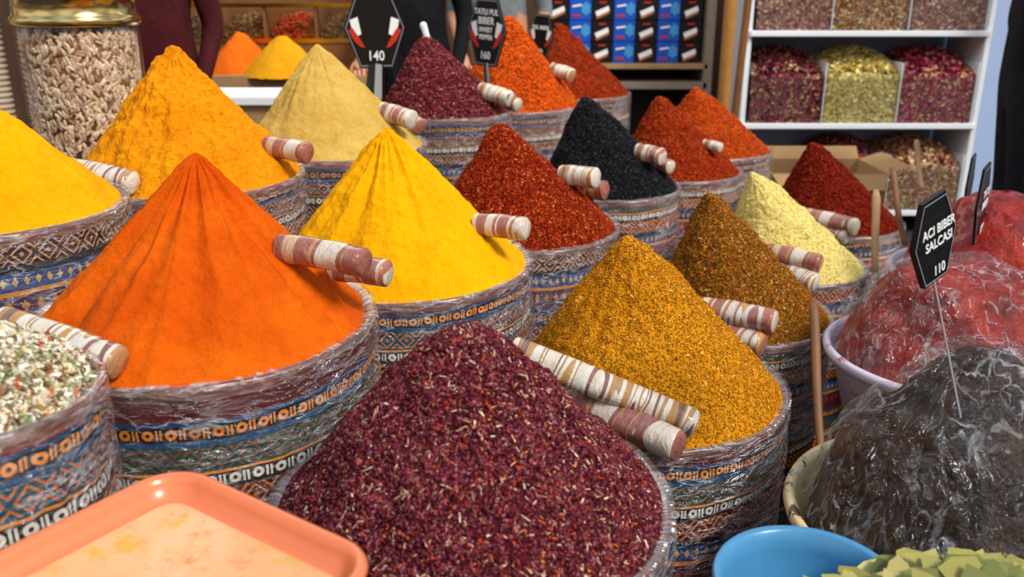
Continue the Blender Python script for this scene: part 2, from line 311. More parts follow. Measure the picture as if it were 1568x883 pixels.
sack('yellow_l','sack_of_yellow_turmeric',-22,318,194,.22,(-14,168),powder('turmeric_powder_b','EC9C00','F6AE00','D08200',.5,dk=.3),e=.06,amp=.005,res=.9,fab=2,seed=18,vo=.1)
mixp=[('F0E6D4',5),('B8B8A0',2),('8A8A5A',1.5),('C8603A',1.2),('7A5A40',1.5),('E0CCA0',2),('9AA87A',1)]
sack('mix','sack_of_dried_herb_mix',-50,606,178,.115,(-30,515),powder('mix_base','8A7458','A89878','5A4430',1,60),e=.6,k=1.2,amp=.006,res=.6,fab=1,seed=19,flk=[(2600,PETAL,.015,.009,.006,mixp,.8),(1300,SLV,.014,.004,.003,mixp,.6)])
# ------------------------------------------------------------ wrapped rolls
def rollmat(name,stops,sc):
    t=NT(name); co=t.coord(); n=t.noise(t.mapping(co,(sc,3,3)),1,1,.5,.4); f=t.noise(co,90,4,.7); g=t.noise(co,30,3,.6)
    col=t.ramp(n,stops,True); col=t.mix(t.M('MULTIPLY',f,.35),col,lin('D0C4B0')); col=t.mix(t.M('MULTIPLY',g,.25),col,lin('6A5040'))
    t.P(col=col,rough=.45,coat=.7,coatr=.08); t.bump(t.noise(t.mapping(co,(60,25,25)),1,5,.65,1.5),.9,.007); return t.m
RM=[rollmat('wrapped_roll_cream',[(0,'5A1E18'),(.36,'C08420'),(.43,'F0E8DC'),(.50,'B8803C'),(.54,'ECE4D8'),(.59,'7A1E20'),(.64,'E8DCC8')],24),
    rollmat('wrapped_roll_red',[(0,'D8B080'),(.38,'9A2E18'),(.48,'C87828'),(.51,'8A1E14'),(.58,'E4D4C0')],18),
    rollmat('wrapped_roll_pink',[(0,'9A3420'),(.40,'E8DCCC'),(.48,'B04A34'),(.54,'C8882C'),(.57,'ECE4DC'),(.64,'A03A2A')],22)]
def inside(s,p):
    dx=p.x-s['C'].x; dy=p.y-s['C'].y; t=math.hypot(dx,dy)/s['R']
    for _ in range(4): t=min(1.5,math.hypot(dx-s['off']*(1-min(t,1)),dy)/s['R'])
    if t>=1: return p.z<s['C'].z and math.hypot(dx,dy)<s['R']
    return p.z-s['C'].z < s['H']*prof(t,s['e'],s['k'])
def hit(s,x,y):
    D=s['D']-s['R']*1.5
    while D<s['D']+s['R']*1.5:
        if inside(s,rp(x,y,D)): return D
        D+=.003
    return None
def roll(key,x1,y1,x2,y2,w,mi,dd=0):
    s=SACKS[key]; d1=hit(s,x1,y1); d2=hit(s,x2,y2)
    if d1 is None and d2 is None: d1=d2=s['D']
    if d1 is None: d1=d2
    if d2 is None: d2=d1-.02
    d1+=.01; r=w/2*((d1+d2)/2)/F; d2-=r+dd; d1+=-dd*.3
    for _ in range(60):
        bad=False
        for f in (.45,.6,.75,.9,1.0):
            q=rp(x1,y1,d1).lerp(rp(x2,y2,d2),f)
            if inside(s,q-Vector((0,-r*.3,r*.5))): bad=True
        if not bad: break
        d1-=.002; d2-=.004
    p=rp(x1,y1,d1); q=rp(x2,y2,d2); L=(q-p).length; ns=18; na=20; V=[];sd=random.uniform(0,50)
    rings=[(0,.0),(0,.76),(.04*r/L*4,.96)]+[(.06+.88*i/ns,1) for i in range(ns+1)]+[(1-.04*r/L*4,.96),(1,.8),(1.0-.02*r/L,0)]
    for (f,k) in rings:
        for j in range(na):
            th=2*math.pi*j/na; rr=r*k*(1+.07*noise.noise(Vector((math.cos(th)*1.5+sd,math.sin(th)*1.5,f*4)))+.05*math.cos(3*th+f*5))
            V.append((f*L,rr*math.cos(th),rr*math.sin(th)))
    Fc=[(i*na+j,i*na+(j+1)%na,(i+1)*na+(j+1)%na,(i+1)*na+j) for i in range(len(rings)-1) for j in range(na)]
    o=mesh_obj('plastic_wrapped_roll',V,Fc,RM[mi]); o.location=p; o.rotation_euler=(q-p).to_track_quat('X','Z').to_euler()
for a in [('gold',85,256,205,280,38,0),('orange',0,492,183,556,54,0),('orange',427,378,560,402,46,1),('orange',505,408,595,418,42,2),
    ('gold',408,224,472,234,33,1),('beige',585,170,632,184,30,2),('beige',620,182,646,194,24,2),('yellow',728,343,806,350,36,2),('sumac_b',735,138,782,152,26,0),('sumac_b',765,152,795,162,22,1),
    ('red',858,268,914,272,32,0),('red',898,290,928,290,28,1),('black',975,232,1015,240,27,2),('black',1000,248,1028,256,22,1),
    ('herb',1058,470,1187,492,38,2),('herb',1085,500,1168,528,38,2),('ochre',782,534,1066,650,46,0),('ochre',862,606,1040,684,50,1),
    ('cream',1175,386,1257,404,30,1),('cream',1195,412,1248,434,32,0),('red4',1228,330,1312,348,28,1),('red4',1250,350,1297,364,24,2),
    ('pul',845,106,876,116,22,0),('red2',1078,220,1104,226,16,0)]:
    roll(*a)
# ------------------------------------------------------------ common mats
WOOD=simple('brown_wood','8A5A30',.55,nscale=14,var=.3); WOODL=simple('light_wood','B8936A',.6,nscale=18,var=.2); WHITE=simple('white_laminate','E6EAF0',.4,var=.04,bump=0)
BLACKP=simple('black_plastic','0B0B0D',.35,bump=0); GOLD=simple('gold_metal','E0B040',.25,metal=1,bump=0,var=.05); STEEL=simple('steel','C8C8C8',.25,metal=1,bump=0)
# ------------------------------------------------------------ paste mounds
def paste(name,cx,cy,a,R,top,tub,pastem,tubh=.2,fr=.9,kk=2.2,pw=.8,lump=.012,film=True,seed=1):
    D=R*F/a; C=rp(cx,cy,D); v=(441.5-top[1])/F; Da=C.y/(cp+v*sp); A=rp(top[0],top[1],Da); H=A.z-C.z; off=A.x-C.x
    par=empty(name,C)
    pr=[(R*.70,-tubh+.0),(R*.74,-tubh+.004),(R*.92,-.03),(R*.95,-.022),(R*1.0,-.018),(R*1.015,-.006),(R*1.0,.004),(R*.965,.004),(R*.94,-.004),(R*.9,-.03),(R*.7,-.12)]
    lathe('tub',[(0.001,-tubh)]+pr,tub,par,C,96)
    def shell(nm,mat,add,sd,wr):
        nr,na=150,320; V=[];UV=[]
        for i in range(nr):
            t=i/(nr-1)
            for j in range(na+1):
                th=2*math.pi*j/na; ct,st=math.cos(th),math.sin(th)
                z=(H+.02)*(1-t**kk)**pw-.02 if t<1 else -.02
                x=(R*fr+add)*t*ct+off*(1-t)**.7; y=(R*fr+add)*t*st
                d=lump*noise.fractal(Vector((x*7+sd,y*7,z*7)),.9,2.1,3)*(1-t**6)
                if wr: d+=wr*(1-2*abs(noise.noise(Vector((x*13+y*9,y*13-x*9+sd,z*8))))+.7*(1-2*abs(noise.noise(Vector((x*34,y*20+sd,z*34))))))+.002
                V.append((C.x+x+ct*d*.6,C.y+y+st*d*.6,C.z+z+d*.8+add)); UV.append((ct*t*R*5,st*t*R*5))
        Fc=[(i*(na+1)+j,(i+1)*(na+1)+j,(i+1)*(na+1)+j+1,i*(na+1)+j+1) for i in range(nr-1) for j in range(na)]
        setuv(mesh_obj(nm,V,Fc,mat,par),UV)
    shell('paste_mound',pastem,0,seed,0)
    if film: shell('plastic_wrap',FILM2,.006,seed,.007)
    return C
def pastemat(name,c1,c2,c3,r=.25,coat=.5):
    t=NT(name); co=t.coord(); n=t.noise(co,14,5,.65); f=t.noise(co,70,4,.6)
    t.P(col=t.ramp(n,[(.3,c1),(.5,c2),(.72,c3)]),rough=r,coat=coat,coatr=.06,spec=.2); t.bump(t.M('ADD',n,t.M('MULTIPLY',f,.5)),.8,.016); return t.m
def tubmat(name,c,stain,amt=.55):
    t=NT(name); co=t.coord(); n=t.noise(co,22,5,.7); k=t.ramp(n,[(amt,(0,0,0,1)),(amt+.06,(1,1,1,1))])
    t.P(col=t.mix(k,lin(c),lin(stain)),rough=.35,coat=.3); return t.m
DK=pastemat('dark_brown_paste','140A04','24140A','42260F',.5,.1); RD=pastemat('red_pepper_paste','5A0A02','8A1604','AC2A08',.5,.12); RD2=pastemat('glossy_pepper_paste','5E0A02','921804','B42C0A',.35,.5)
paste('tub_of_pomegranate_paste',1482,790,268,.25,(1496,526),tubmat('cream_plastic','ECCC94','3A1C0C',.54),DK,seed=3,fr=.86,kk=1.45,pw=.85,lump=.02)
paste('tub_of_pepper_paste',1452,538,180,.25,(1462,400),tubmat('lavender_plastic','DCD0E0','B04020',.62),RD,seed=5,kk=2.0,lump=.028)
paste('tub_of_pepper_paste',1530,418,158,.28,(1540,298),tubmat('lavender_plastic_b','C8C0D0','B04020',.62),RD2,seed=8,kk=2.2,lump=.024,film=False)
def crate(name,x0,x1,y0,y1,h):
    par=empty(name,((x0+x1)/2,(y0+y1)/2,0))
    for k in range(3):
        z=h*(.14+.33*k)
        for yy in (y0,y1): box('slat',((x0+x1)/2,yy,z),(x1-x0,.012,h*.22),WOOD,par,.002)
        for xx in (x0,x1): box('slat',(xx,(y0+y1)/2,z),(.012,y1-y0-.014,h*.22),WOOD,par,.002)
    for xx in (x0+.02,x1-.02):
        for yy in (y0+.02,y1-.02): box('corner_post',(xx,yy,h*.49),(.024,.024,h*.98),WOOD,par,.002)
    box('top_board',((x0+x1)/2,(y0+y1)/2,h-.008),(x1-x0,y1-y0,.014),WOOD,par,.002)
crate('wooden_crate',.50,.80,.95,1.25,.375)
crate('wooden_crate',.80,1.08,1.6,1.9,.345)
crate('wooden_crate',1.16,1.46,2.12,2.42,.365)
# blue basin + leaf bowl
bc=rp(1238,892,.95); par=empty('blue_plastic_basin',bc)
BL=simple('blue_plastic','4C94C4',.35,coat=.3,bump=0); R=.093
lathe('basin',[(.001,-.245),(R*.7,-.245),(R*.95,-.02),(R*1.04,-.012),(R*1.08,.0),(R*1.05,.006),(R*.98,.002),(R*.93,-.02),(R*.75,-.2),(.001,-.2)],BL,par,bc)
lc=rp(1535,962,.86); par=empty('bowl_of_vine_leaves',lc)
lathe('bowl',[(.001,-.15),(.06,-.15),(.085,-.03),(.09,-.02),(.085,-.015),(.078,-.03),(.001,-.1)],WHITE,par,lc)
LEAF=[(-.5,0,0),(-.35,-.3,.2),(-.05,-.5,.3),(.15,-.28,.1),(.38,-.2,.15),(.55,0,.3),(.38,.2,.15),(.15,.28,.1),(-.05,.5,.3),(-.35,.3,.2),(0,0,-.1)]
LT=[(10,i,(i+1)%10) for i in range(10)]
n=190; th=rng.uniform(0,6.28,n); rr=np.sqrt(rng.uniform(0,1,n))*.15; P=np.stack([lc.x-.01+rr*np.cos(th)*1.1,lc.y+rr*np.sin(th)*.7,lc.z+.035*(1-(rr/.15)**2)-.015+rng.uniform(0,.010,n)],1)
scatter('leaves',LEAF,LT,P,np.tile([0,-.1,.995],(n,1)),rng.uniform(.05,.08,n),rng.uniform(.04,.065,n),rng.uniform(.012,.025,n),[('9A9248',3),('74763A',2),('BCAC68',1.5),('565A2A',1.5)],par,LEAFM,.13,smooth=True)
crate('wooden_crate',.26,.58,.66,.86,lc.z-.152)
# ------------------------------------------------------------ peach tray
def tray():
    c0=rp(270,712,.885); zt=c0.z; corner=Vector((c0.x,c0.y)); e1=Vector((.83,-.56)).normalized()
    e2=Vector((e1.y,-e1.x)); W,Hh=.272,.40
    cen=corner+e1*W/2+e2*Hh/2; par=empty('peach_plastic_tray',(cen.x,cen.y,zt-.03))
    loops=[(.024,-.030,1),(.018,-.030,1),(.006,-.008,1),(-.003,-.008,1),(-.005,-.003,1),(-.003,.001,1),(.002,.003,1),(.007,.0,1),(.009,-.005,1),(.015,-.016,1),(.022,-.019,1)]
    V=[];n=10; 
    for ins,z,_ in loops:
        r=max(.012,.042-ins)
        for k,(sx,sy) in enumerate(((1,1),(-1,1),(-1,-1),(1,-1))):
            for i in range(n):
                a=math.pi/2*(k+i/(n-1)); w=W/2-ins-r; h=Hh/2-ins-r
                px=sx*w+r*math.cos(a); py=sy*h+r*math.sin(a)
                q=cen+e1*px-e2*py; V.append((q.x,q.y,zt+z))
    m=4*n; Fc=[(i*m+j,i*m+(j+1)%m,(i+1)*m+(j+1)%m,(i+1)*m+j) for i in range(len(loops)-1) for j in range(m)]
    mi=[0]*len(Fc); Fc.append(tuple(range((len(loops)-1)*m,len(loops)*m))); mi.append(1); Fc.append(tuple(range(m))[::-1]); mi.append(0)
    t=NT('peach_plastic_dusty'); co=t.coord(); a=t.noise(co,7,4,.6,.4); b=t.noise(co,38,5,.75); 
    col=t.mix(t.ramp(a,[(.35,(0,0,0,1)),(.65,(1,1,1,1))]),lin('E0A068'),lin('E4B484'))
    col=t.mix(t.ramp(b,[(.54,(0,0,0,1)),(.68,(.8,.8,.8,1))]),col,lin('D87C38')); col=t.mix(t.ramp(t.noise(co,17,4,.7),[(.58,(0,0,0,1)),(.66,(.9,.9,.9,1))]),col,lin('D8A030'))
    t.P(col=col,rough=.5,coat=.15); t.bump(b,.2,.003)
    mesh_obj('tray_body',V,Fc,[simple('peach_plastic','E87E50',.35,coat=.3,var=.05,bump=.05),t.m],par,True,mi)
    st=empty('wooden_stool',(cen.x,cen.y,0)); zs=zt-.0305; ang=math.atan2(e1.y,e1.x)
    box('seat',(cen.x,cen.y,zs-.012),(.2,.3,.024),WOOD,st,.004,ang)
    for sx in (-1,1):
        for sy in (-1,1):
            q=cen+e1*sx*.075+e2*sy*.12; cyl_between('leg',(q.x,q.y,0),(q.x,q.y,zs-.02),.014,WOOD,st)
tray()
# ------------------------------------------------------------ signs
WT=simple('white_print','F4F4F4',.5,bump=0,var=0); RP=simple('red_print','D02C1C',.5,bump=0,var=.1); GR=simple('grey_print','9094A0',.5,bump=0,var=.1)
def sign(name,c,w,h,yaw,lean,lines,foot,thick=.012,rod=False,deco=True):
    par=empty(name,(0,0,0)); par.location=c; M=Matrix.Translation(c)@Matrix.Rotation(yaw,4,'Z')@Matrix.Rotation(lean,4,'Y')
    def poly(nm,pts,y,dep,mat):
        n=len(pts); V=[M@Vector((p[0],y,p[1])) for p in pts]+[M@Vector((p[0],y+dep,p[1])) for p in pts]
        Fc=[tuple(range(n)),tuple(range(n,2*n))[::-1]]+[(i,(i+1)%n,n+(i+1)%n,n+i) for i in range(n)]
        mesh_obj(nm,V,Fc,mat,par,False)
    hx=lambda s:[(-.27*w*s,.5*h*s),(-.5*w*s,.03*h*s),(-.27*w*s,-.5*h*s),(.27*w*s,-.5*h*s),(.5*w*s,.03*h*s),(.27*w*s,.5*h*s)]
    poly('board',hx(1),0,.006,BLACKP)
    a,b=hx(.95),hx(.92)
    V=[M@Vector((p[0],-.0012,p[1])) for p in a+b]; mesh_obj('border',V,[(i,(i+1)%6,6+(i+1)%6,6+i) for i in range(6)],GR,par,False)
    if deco:
        for sx in (-1,1):
            poly('picture',[(sx*w*.40,h*.13),(sx*w*.27,h*.17),(sx*w*.22,-h*.05),(sx*w*.34,-h*.10)],-.002,.001,WT)
            poly('pepper',[(sx*w*.43,-h*.0),(sx*w*.36,h*.03),(sx*w*.24,-h*.12),(sx*w*.17,-h*.23),(sx*w*.24,-h*.22),(sx*w*.34,-h*.14)],-.003,.001,RP)
    for (tx,sz,dz) in lines:
        cu=bpy.data.curves.new('lettering','FONT'); cu.body=tx; cu.size=sz*h; cu.align_x='CENTER'; cu.align_y='CENTER'; cu.extrude=.0004; cu.offset=.0004*h/.2; cu.materials.append(WT)
        o=bpy.data.objects.new('lettering',cu); scene.collection.objects.link(o)
        o.matrix_world=M@Matrix.Translation((0,-.005,dz*h))@Matrix.Rotation(math.pi/2,4,'X')@Matrix.Diagonal((.85,1,1,1))
        o.parent=par; o.matrix_parent_inverse=Matrix.Translation(-Vector(c))
    bt=M@Vector((0,.003,-.45*h))
    cyl_between('post',foot,bt,thick,BLACKP if not rod else STEEL,par,8,thick*.8)
sign('price_sign',rp(574,46,3.0),.205,.25,math.radians(8),0,[('140',.18,-.34)],rp(574,160,3.02),.036)
sign('price_sign',rp(745,50,3.42),.19,.25,math.radians(-38),math.radians(3),[('TATLI PUL',.12,.30),('BIBER',.15,.17),('SWEET',.10,.04),('PEPPER',.10,-.07),('160',.16,-.34)],rp(748,150,3.46),.014)
sign('price_sign',rp(828,56,4.15),.14,.2,math.radians(-35),math.radians(4),[('PUL BIBER',.12,.2),('150',.14,-.33)],rp(832,120,4.15),.012)
sign('price_sign',rp(1432,368,1.06),.084,.112,math.radians(34),math.radians(-16),[('ACI BIBER',.15,.16),('SALCASI',.15,.0),('110',.16,-.33)],rp(1471,640,1.06),.0016,True,deco=False)
sign('price_sign',rp(1505,312,2.25),.12,.2,math.radians(52),math.radians(-8),[('TATLI',.14,.15),('BIBER',.14,.0),('120',.15,-.33)],rp(1518,385,2.25),.004,deco=False)
sign('price_sign',rp(1486,283,2.55),.11,.17,math.radians(56),math.radians(-5),[('90',.15,-.3)],rp(1492,380,2.5),.004,deco=False)
# ------------------------------------------------------------ wooden sticks
def stick(name,p,q,w,mat,t=.006):
    p=Vector(p);q=Vector(q); d=(q-p).normalized(); a=d.cross(Vector((0,1,0))).normalized(); b=d.cross(a); V=[];Fc=[]; n=12;m=10
    for i in range(n+1):
        f=i/n; k=(.75+.35*f)*(1-.5*max(0,(f-.93)/.07)**2)
        c=p.lerp(q,f)+a*.003*math.sin(f*5)
        for j in range(m):
            th=2*math.pi*j/m; V.append(c+a*w*k*math.cos(th)+b*t*k*math.sin(th))
    Fc=[(i*m+j,i*m+(j+1)%m,(i+1)*m+(j+1)%m,(i+1)*m+j) for i in range(n) for j in range(m)]+[tuple(range(m))[::-1],tuple(range(n*m,n*m+m))]
    mesh_obj(name,V,Fc,mat)
stick('wooden_spatula',rp(1262,735,1.68),rp(1243,456,1.80),.010,WOOD)
stick('wooden_spatula',rp(1342,430,2.75),rp(1340,290,2.75),.013,WOODL)
stick('wooden_spatula',rp(1386,375,2.7),rp(1364,256,2.75),.011,WOOD)
stick('wooden_spatula',rp(1412,290,3.6),rp(1402,214,3.6),.012,WOODL)
stick('white_plastic_scoop_handle',rp(662,72,3.15),rp(645,35,3.15),.012,WHITE)
# ------------------------------------------------------------ glass jar
jc=rp(148,236,2.62); par=empty('glass_jar_of_almonds',jc); JR=.163; 
zt=rp(148,46,2.62).z-jc.z+.02
lathe('glass',[(.001,.004),(JR*.86,.004),(JR*.97,.02),(JR,.05),(JR*.985,zt*.33),(JR*1.01,zt*.36),(JR*.985,zt*.39),(JR*1.0,zt*.9),(JR*.98,zt),(JR*.9,zt+.03),(JR*.88,zt+.04)],GLASS,par,jc,96)
LG=simple('brass_lid','D8BC7C',.18,metal=1,bump=0,var=.08)
lathe('lid',[(JR*.93,zt-.0),(JR*1.02,zt),(JR*1.05,zt+.012),(JR*1.02,zt+.024),(JR*.98,zt+.03),(JR*.98,zt+.07),(JR*1.04,zt+.078),(JR*1.06,zt+.09),(JR*1.03,zt+.1),(JR*.9,zt+.13),(JR*.4,zt+.17),(.001,zt+.175)],LG,par,jc,96)
CORE=simple('nut_fill','8A6044',.9); lathe('fill',[(.001,.015),(JR*.88,.015),(JR*.9,zt*.93),(.001,zt*.95)],CORE,par,jc,48)
n=2600; th=rng.uniform(0,6.28,n); zz=rng.uniform(.02,zt*.96,n); N=np.stack([np.cos(th),np.sin(th),np.zeros(n)],1)
P=np.stack([jc.x+JR*.905*np.cos(th),jc.y+JR*.905*np.sin(th),jc.z+zz],1)
scatter('almonds',ELL[0],ELL[1],P,N,rng.uniform(.024,.033,n),rng.uniform(.010,.0125,n),rng.uniform(.009,.012,n),[('D8B898',4),('C09878',3),('E8D0B4',2),('A07854',1)],par,SEED,.25,.15,True,align=(0,0,.6))
def table(name,x0,x1,y0,y1,h,mat,leg):
    par=empty(name,((x0+x1)/2,(y0+y1)/2,0)); box('top',((x0+x1)/2,(y0+y1)/2,h-.015),(x1-x0,y1-y0,.03),mat,par)
    box('apron',((x0+x1)/2,y0+.03,h-.08),(x1-x0-.08,.02,.1),leg,par)
    for xx in (x0+.04,x1-.04):
        for yy in (y0+.04,y1-.04): box('leg',(xx,yy,(h-.03)/2),(.045,.045,h-.03),leg,par)
table('wooden_display_table',-1.95,-1.02,2.4,2.86,jc.z+.002,WOOD,WOOD)
table('white_counter',-1.12,-.76,3.0,3.28,rp(370,140,3.1).z,WHITE,WOODL)
cc=rp(14,250,2.55); cc.z=jc.z; par=empty('stack_of_paper_cups',cc); pr=[(.001,.002)]
for i in range(34): pr+=[(.036,.004+i*.0155),(.041,.006+i*.0155),(.041,.0115+i*.0155)]
CUP=simple('cup_paper','C8B8A0',.4,bump=0)
lathe('cups',pr+[(.034,pr[-1][1]),(.03,pr[-1][1]-.04)],CUP,par,cc,40)
# ------------------------------------------------------------ back-left spice cabinet
par=empty('spice_display_cabinet',(-1.0,4.3,0))
x0,x1=-1.62,-.62
box('base',((x0+x1)/2,4.35,.42),(x1-x0,.7,.84),WOOD,par,.006)
box('riser',((x0+x1)/2,4.55,.93),(x1-x0,.36,.2),WOOD,par,.004)
def heap(cx,cy,cz,r,h,mat,nm='heap'):
    V=[];nr,na=24,60
    for i in range(nr):
        t=i/(nr-1)
        for j in range(na):
            th=6.2832*j/na; d=.006*noise.noise(Vector((math.cos(th)*t*6+cx*9,math.sin(th)*t*6,t*2)))
            V.append((cx+r*t*math.cos(th),cy+r*t*math.sin(th),cz+h*prof(t,.2,1.0)+d))
    mesh_obj(nm,V,[(i*na+j,(i+1)*na+j,(i+1)*na+(j+1)%na,i*na+(j+1)%na) for i in range(nr-1) for j in range(na)],mat,par)
z=rp(380,112,4.0).z
p=rp(372,112,4.12); heap(p.x,p.y,z-.01,.17,.18,powder('bin_orange','C8580C','D86814'))
p=rp(432,114,3.98); heap(p.x,p.y+.05,z-.01,.19,.17,powder('bin_yellow','C48408','CC9418'))
box('front_bins',((x0+x1)/2,4.0,z-.045),(x1-x0,.03,.09),WOODL,par)
bins=[(-1.52,'6A4A30'),(-1.28,'7A5632'),(-1.04,'B03410'),(-.80,'7A5436')]
for bx,c in bins:
    pm=powder('bin_'+c,c,c,None,1,60)
    V=[];nr=20
    for i in range(nr+1):
        for j in range(nr+1):
            u,v=i/nr,j/nr; V.append((bx-.11+.22*u,4.4+.3*v,1.04+.09*v+.05*math.sin(math.pi*u)*math.sin(math.pi*v)+.01*noise.noise(Vector((u*6+bx,v*6,0)))))
    mesh_obj('bin_fill',V,[(i*(nr+1)+j,(i+1)*(nr+1)+j,(i+1)*(nr+1)+j+1,i*(nr+1)+j+1) for i in range(nr) for j in range(nr)],pm,par)
    box('divider',(bx+.12,4.55,1.1),(.012,.36,.2),WOOD,par,0)
    nn=700; P=np.stack([rng.uniform(bx-.11,bx+.11,nn),rng.uniform(4.4,4.7,nn),np.zeros(nn)],1); P[:,2]=1.045+.09*(P[:,1]-4.4)/.3+.05*np.sin(np.pi*(P[:,0]-bx+.11)/.22)*np.sin(np.pi*(P[:,1]-4.4)/.3)
    scatter('spice_bits',TET[0],TET[1],P,np.tile([0,-.3,.95],(nn,1)),np.full(nn,.022),np.full(nn,.015),np.full(nn,.015),[(c,3),('9A7848',1),('4A3424',1)],par)
box('front_glass',((x0+x1)/2,4.38,1.1),(x1-x0,.006,.14),GLASS,par,0)
box('gold_trim_low',((x0+x1)/2,4.37,1.03),(x1-x0,.015,.02),GOLD,par)
box('gold_trim_top',((x0+x1)/2,4.37,1.19),(x1-x0,.02,.018),GOLD,par)
for xx in (x0+.01,x1-.01): box('side',(xx,4.5,1.1),(.02,.46,.5),WOOD,par)
box('back',((x0+x1)/2,4.74,1.2),(x1-x0,.02,.8),WOOD,par)
# ------------------------------------------------------------ tea box shelf
par=empty('tea_box_shelf',(.62,5.1,0)); GB=simple('grey_wood','9A8C7A',.6,nscale=20,var=.2)
xa=rp(826,100,5).x; xb=rp(1083,100,5).x; Y=rp(900,100,5).y; zb=rp(900,97,5).z
box('shelf_board',((xa+xb)/2,Y+.15,zb-.015),(xb-xa,.36,.03),WOODL,par)
box('lower_board',((xa+xb)/2,Y+.15,zb-.12),(xb-xa,.36,.04),GB,par)
box('left_post',(xa,Y+.15,.75),(.035,.36,1.5),GB,par); box('right_post',(xb,Y+.15,.75),(.05,.36,1.5),GB,par)
box('back_board',((xa+xb)/2,Y+.34,.75),(xb-xa,.015,1.5),simple('dark_board','3A342C',.8),par)
box('top_board',((xa+xb)/2,Y+.15,zb+.475),(xb-xa,.36,.03),WOODL,par)
tb=empty('stacked_tea_boxes',((xa+xb)/2,Y,zb)); BB=simple('blue_carton','1C5ACC',.35,bump=0); BK=simple('black_carton','141418',.35,bump=0); CY=simple('cyan_print','48A0E0',.4,bump=0); BR=simple('coffee_print','B8703C',.5,bump=0)
nc=7; cw=(xb-xa-.08)/nc; rh=.114
def prt(nm,pts,y,mat): mesh_obj(nm,[(p[0],y,p[1]) for p in pts],[tuple(range(len(pts)))],mat,tb,False)
for r in range(4):
    for c in range(nc):
        bx=xa+.04+cw*(c+.5); bz=zb+rh*(r+.5)+.001; blue=c in (1,3,5)
        if c==0 and r==0: blue=True
        box('carton',(bx,Y+.09,bz),(cw-.004,.14,rh-.003),BB if blue else BK,tb,.002)
        y=Y+.018
        if blue:
            prt('burst',[(bx+.03+.022*math.cos(a*.5236)*(1+.4*(a%2)),bz+.005+.03*math.sin(a*.5236)*(1+.3*(a%2))) for a in range(12)],y,CY)
            prt('label',[(bx-.045,bz+.012),(bx+.005,bz+.02),(bx+.005,bz+.03),(bx-.045,bz+.022)],y-.001,WT)
            prt('label2',[(bx-.045,bz-.038),(bx+.0,bz-.038),(bx+.0,bz-.026),(bx-.045,bz-.026)],y-.001,RP)
        else:
            ca,sa=math.cos(.45),math.sin(.45)
            prt('pack',[(bx+ca*X_-sa*Z_,bz-.008+sa*X_+ca*Z_) for X_,Z_ in ((-.04,-.012),(.035,-.014),(.04,.012),(-.038,.016))],y,WT)
            prt('coffee',[(bx+ca*X_-sa*Z_,bz-.022+sa*X_+ca*Z_) for X_,Z_ in ((-.04,-.012),(.035,-.014),(.036,-.002),(-.04,-.0))],y-.001,BR)
            prt('label',[(bx-.02,bz+.034),(bx+.02,bz+.034),(bx+.02,bz+.042),(bx-.02,bz+.042)],y,RP)
cyl_between('wooden_pole',(1.10,4.72,0),(1.10,4.72,2.2),.032,simple('golden_wood','B8823E',.5,var=.25),None,14)
cyl_between('wooden_pole',(1.06,4.40,0),(1.16,4.46,2.2),.018,WOOD,None,12)
# ------------------------------------------------------------ white flower shelf
D=4.6; X0=rp(1141,195,D).x; X1=rp(1502,195,D).x; Y=4.67; par=empty('white_shelf_unit',((X0+X1)/2,Y,0))
bz=[rp(1300,196,D).z,rp(1300,50,D).z]; bz=[bz[0]-(bz[1]-bz[0]),bz[0],bz[1],2*bz[1]-bz[0]]
for z in bz: box('shelf_board',((X0+X1)/2,Y+.22,z),(X1-X0,.44,.03),WHITE,par)
for xx in (X0,X1): box('side_panel',(xx,Y+.23,.85),(.03,.42,1.7),WHITE,par)
BLW=simple('pale_blue_panel','A8BCE0',.5,bump=0,var=.03); box('back_panel',((X0+X1)/2,Y+.46,.85),(X1-X0,.02,1.7),BLW,par)
rose=[('A04458',4),('6A2436',4),('BC7078',2),('48161F',3),('D8B880',1.5),('7A7A48',.7)]; crm=[('E4CC7C',4),('F2E4A4',3),('B89C48',2),('8A8A44',1.4)]; rose2=[('9A2046',4),('C03A64',3),('5E1028',4),('E8C480',2),('D088A0',1)]
mixd=[('B86A48',2.5),('E4C090',2.5),('8E4048',3),('8A8050',2),('F0DEB4',1.2)]; pnk=[('B8787C',3),('E4CCB0',2),('8A4A58',3),('9A8A60',1.5)]
rows=[[mixd,rose,mixd],[rose,crm,rose2],[pnk,mixd,pnk]]; w=(X1-X0-.05)/3
def topz(u,v,hh,z0): 
    return z0+hh-.02+.075*np.sin(np.pi*u)**.7*np.sin(np.pi*np.minimum(1,v*.55+.12))+.05*np.minimum(1,v*2.2)
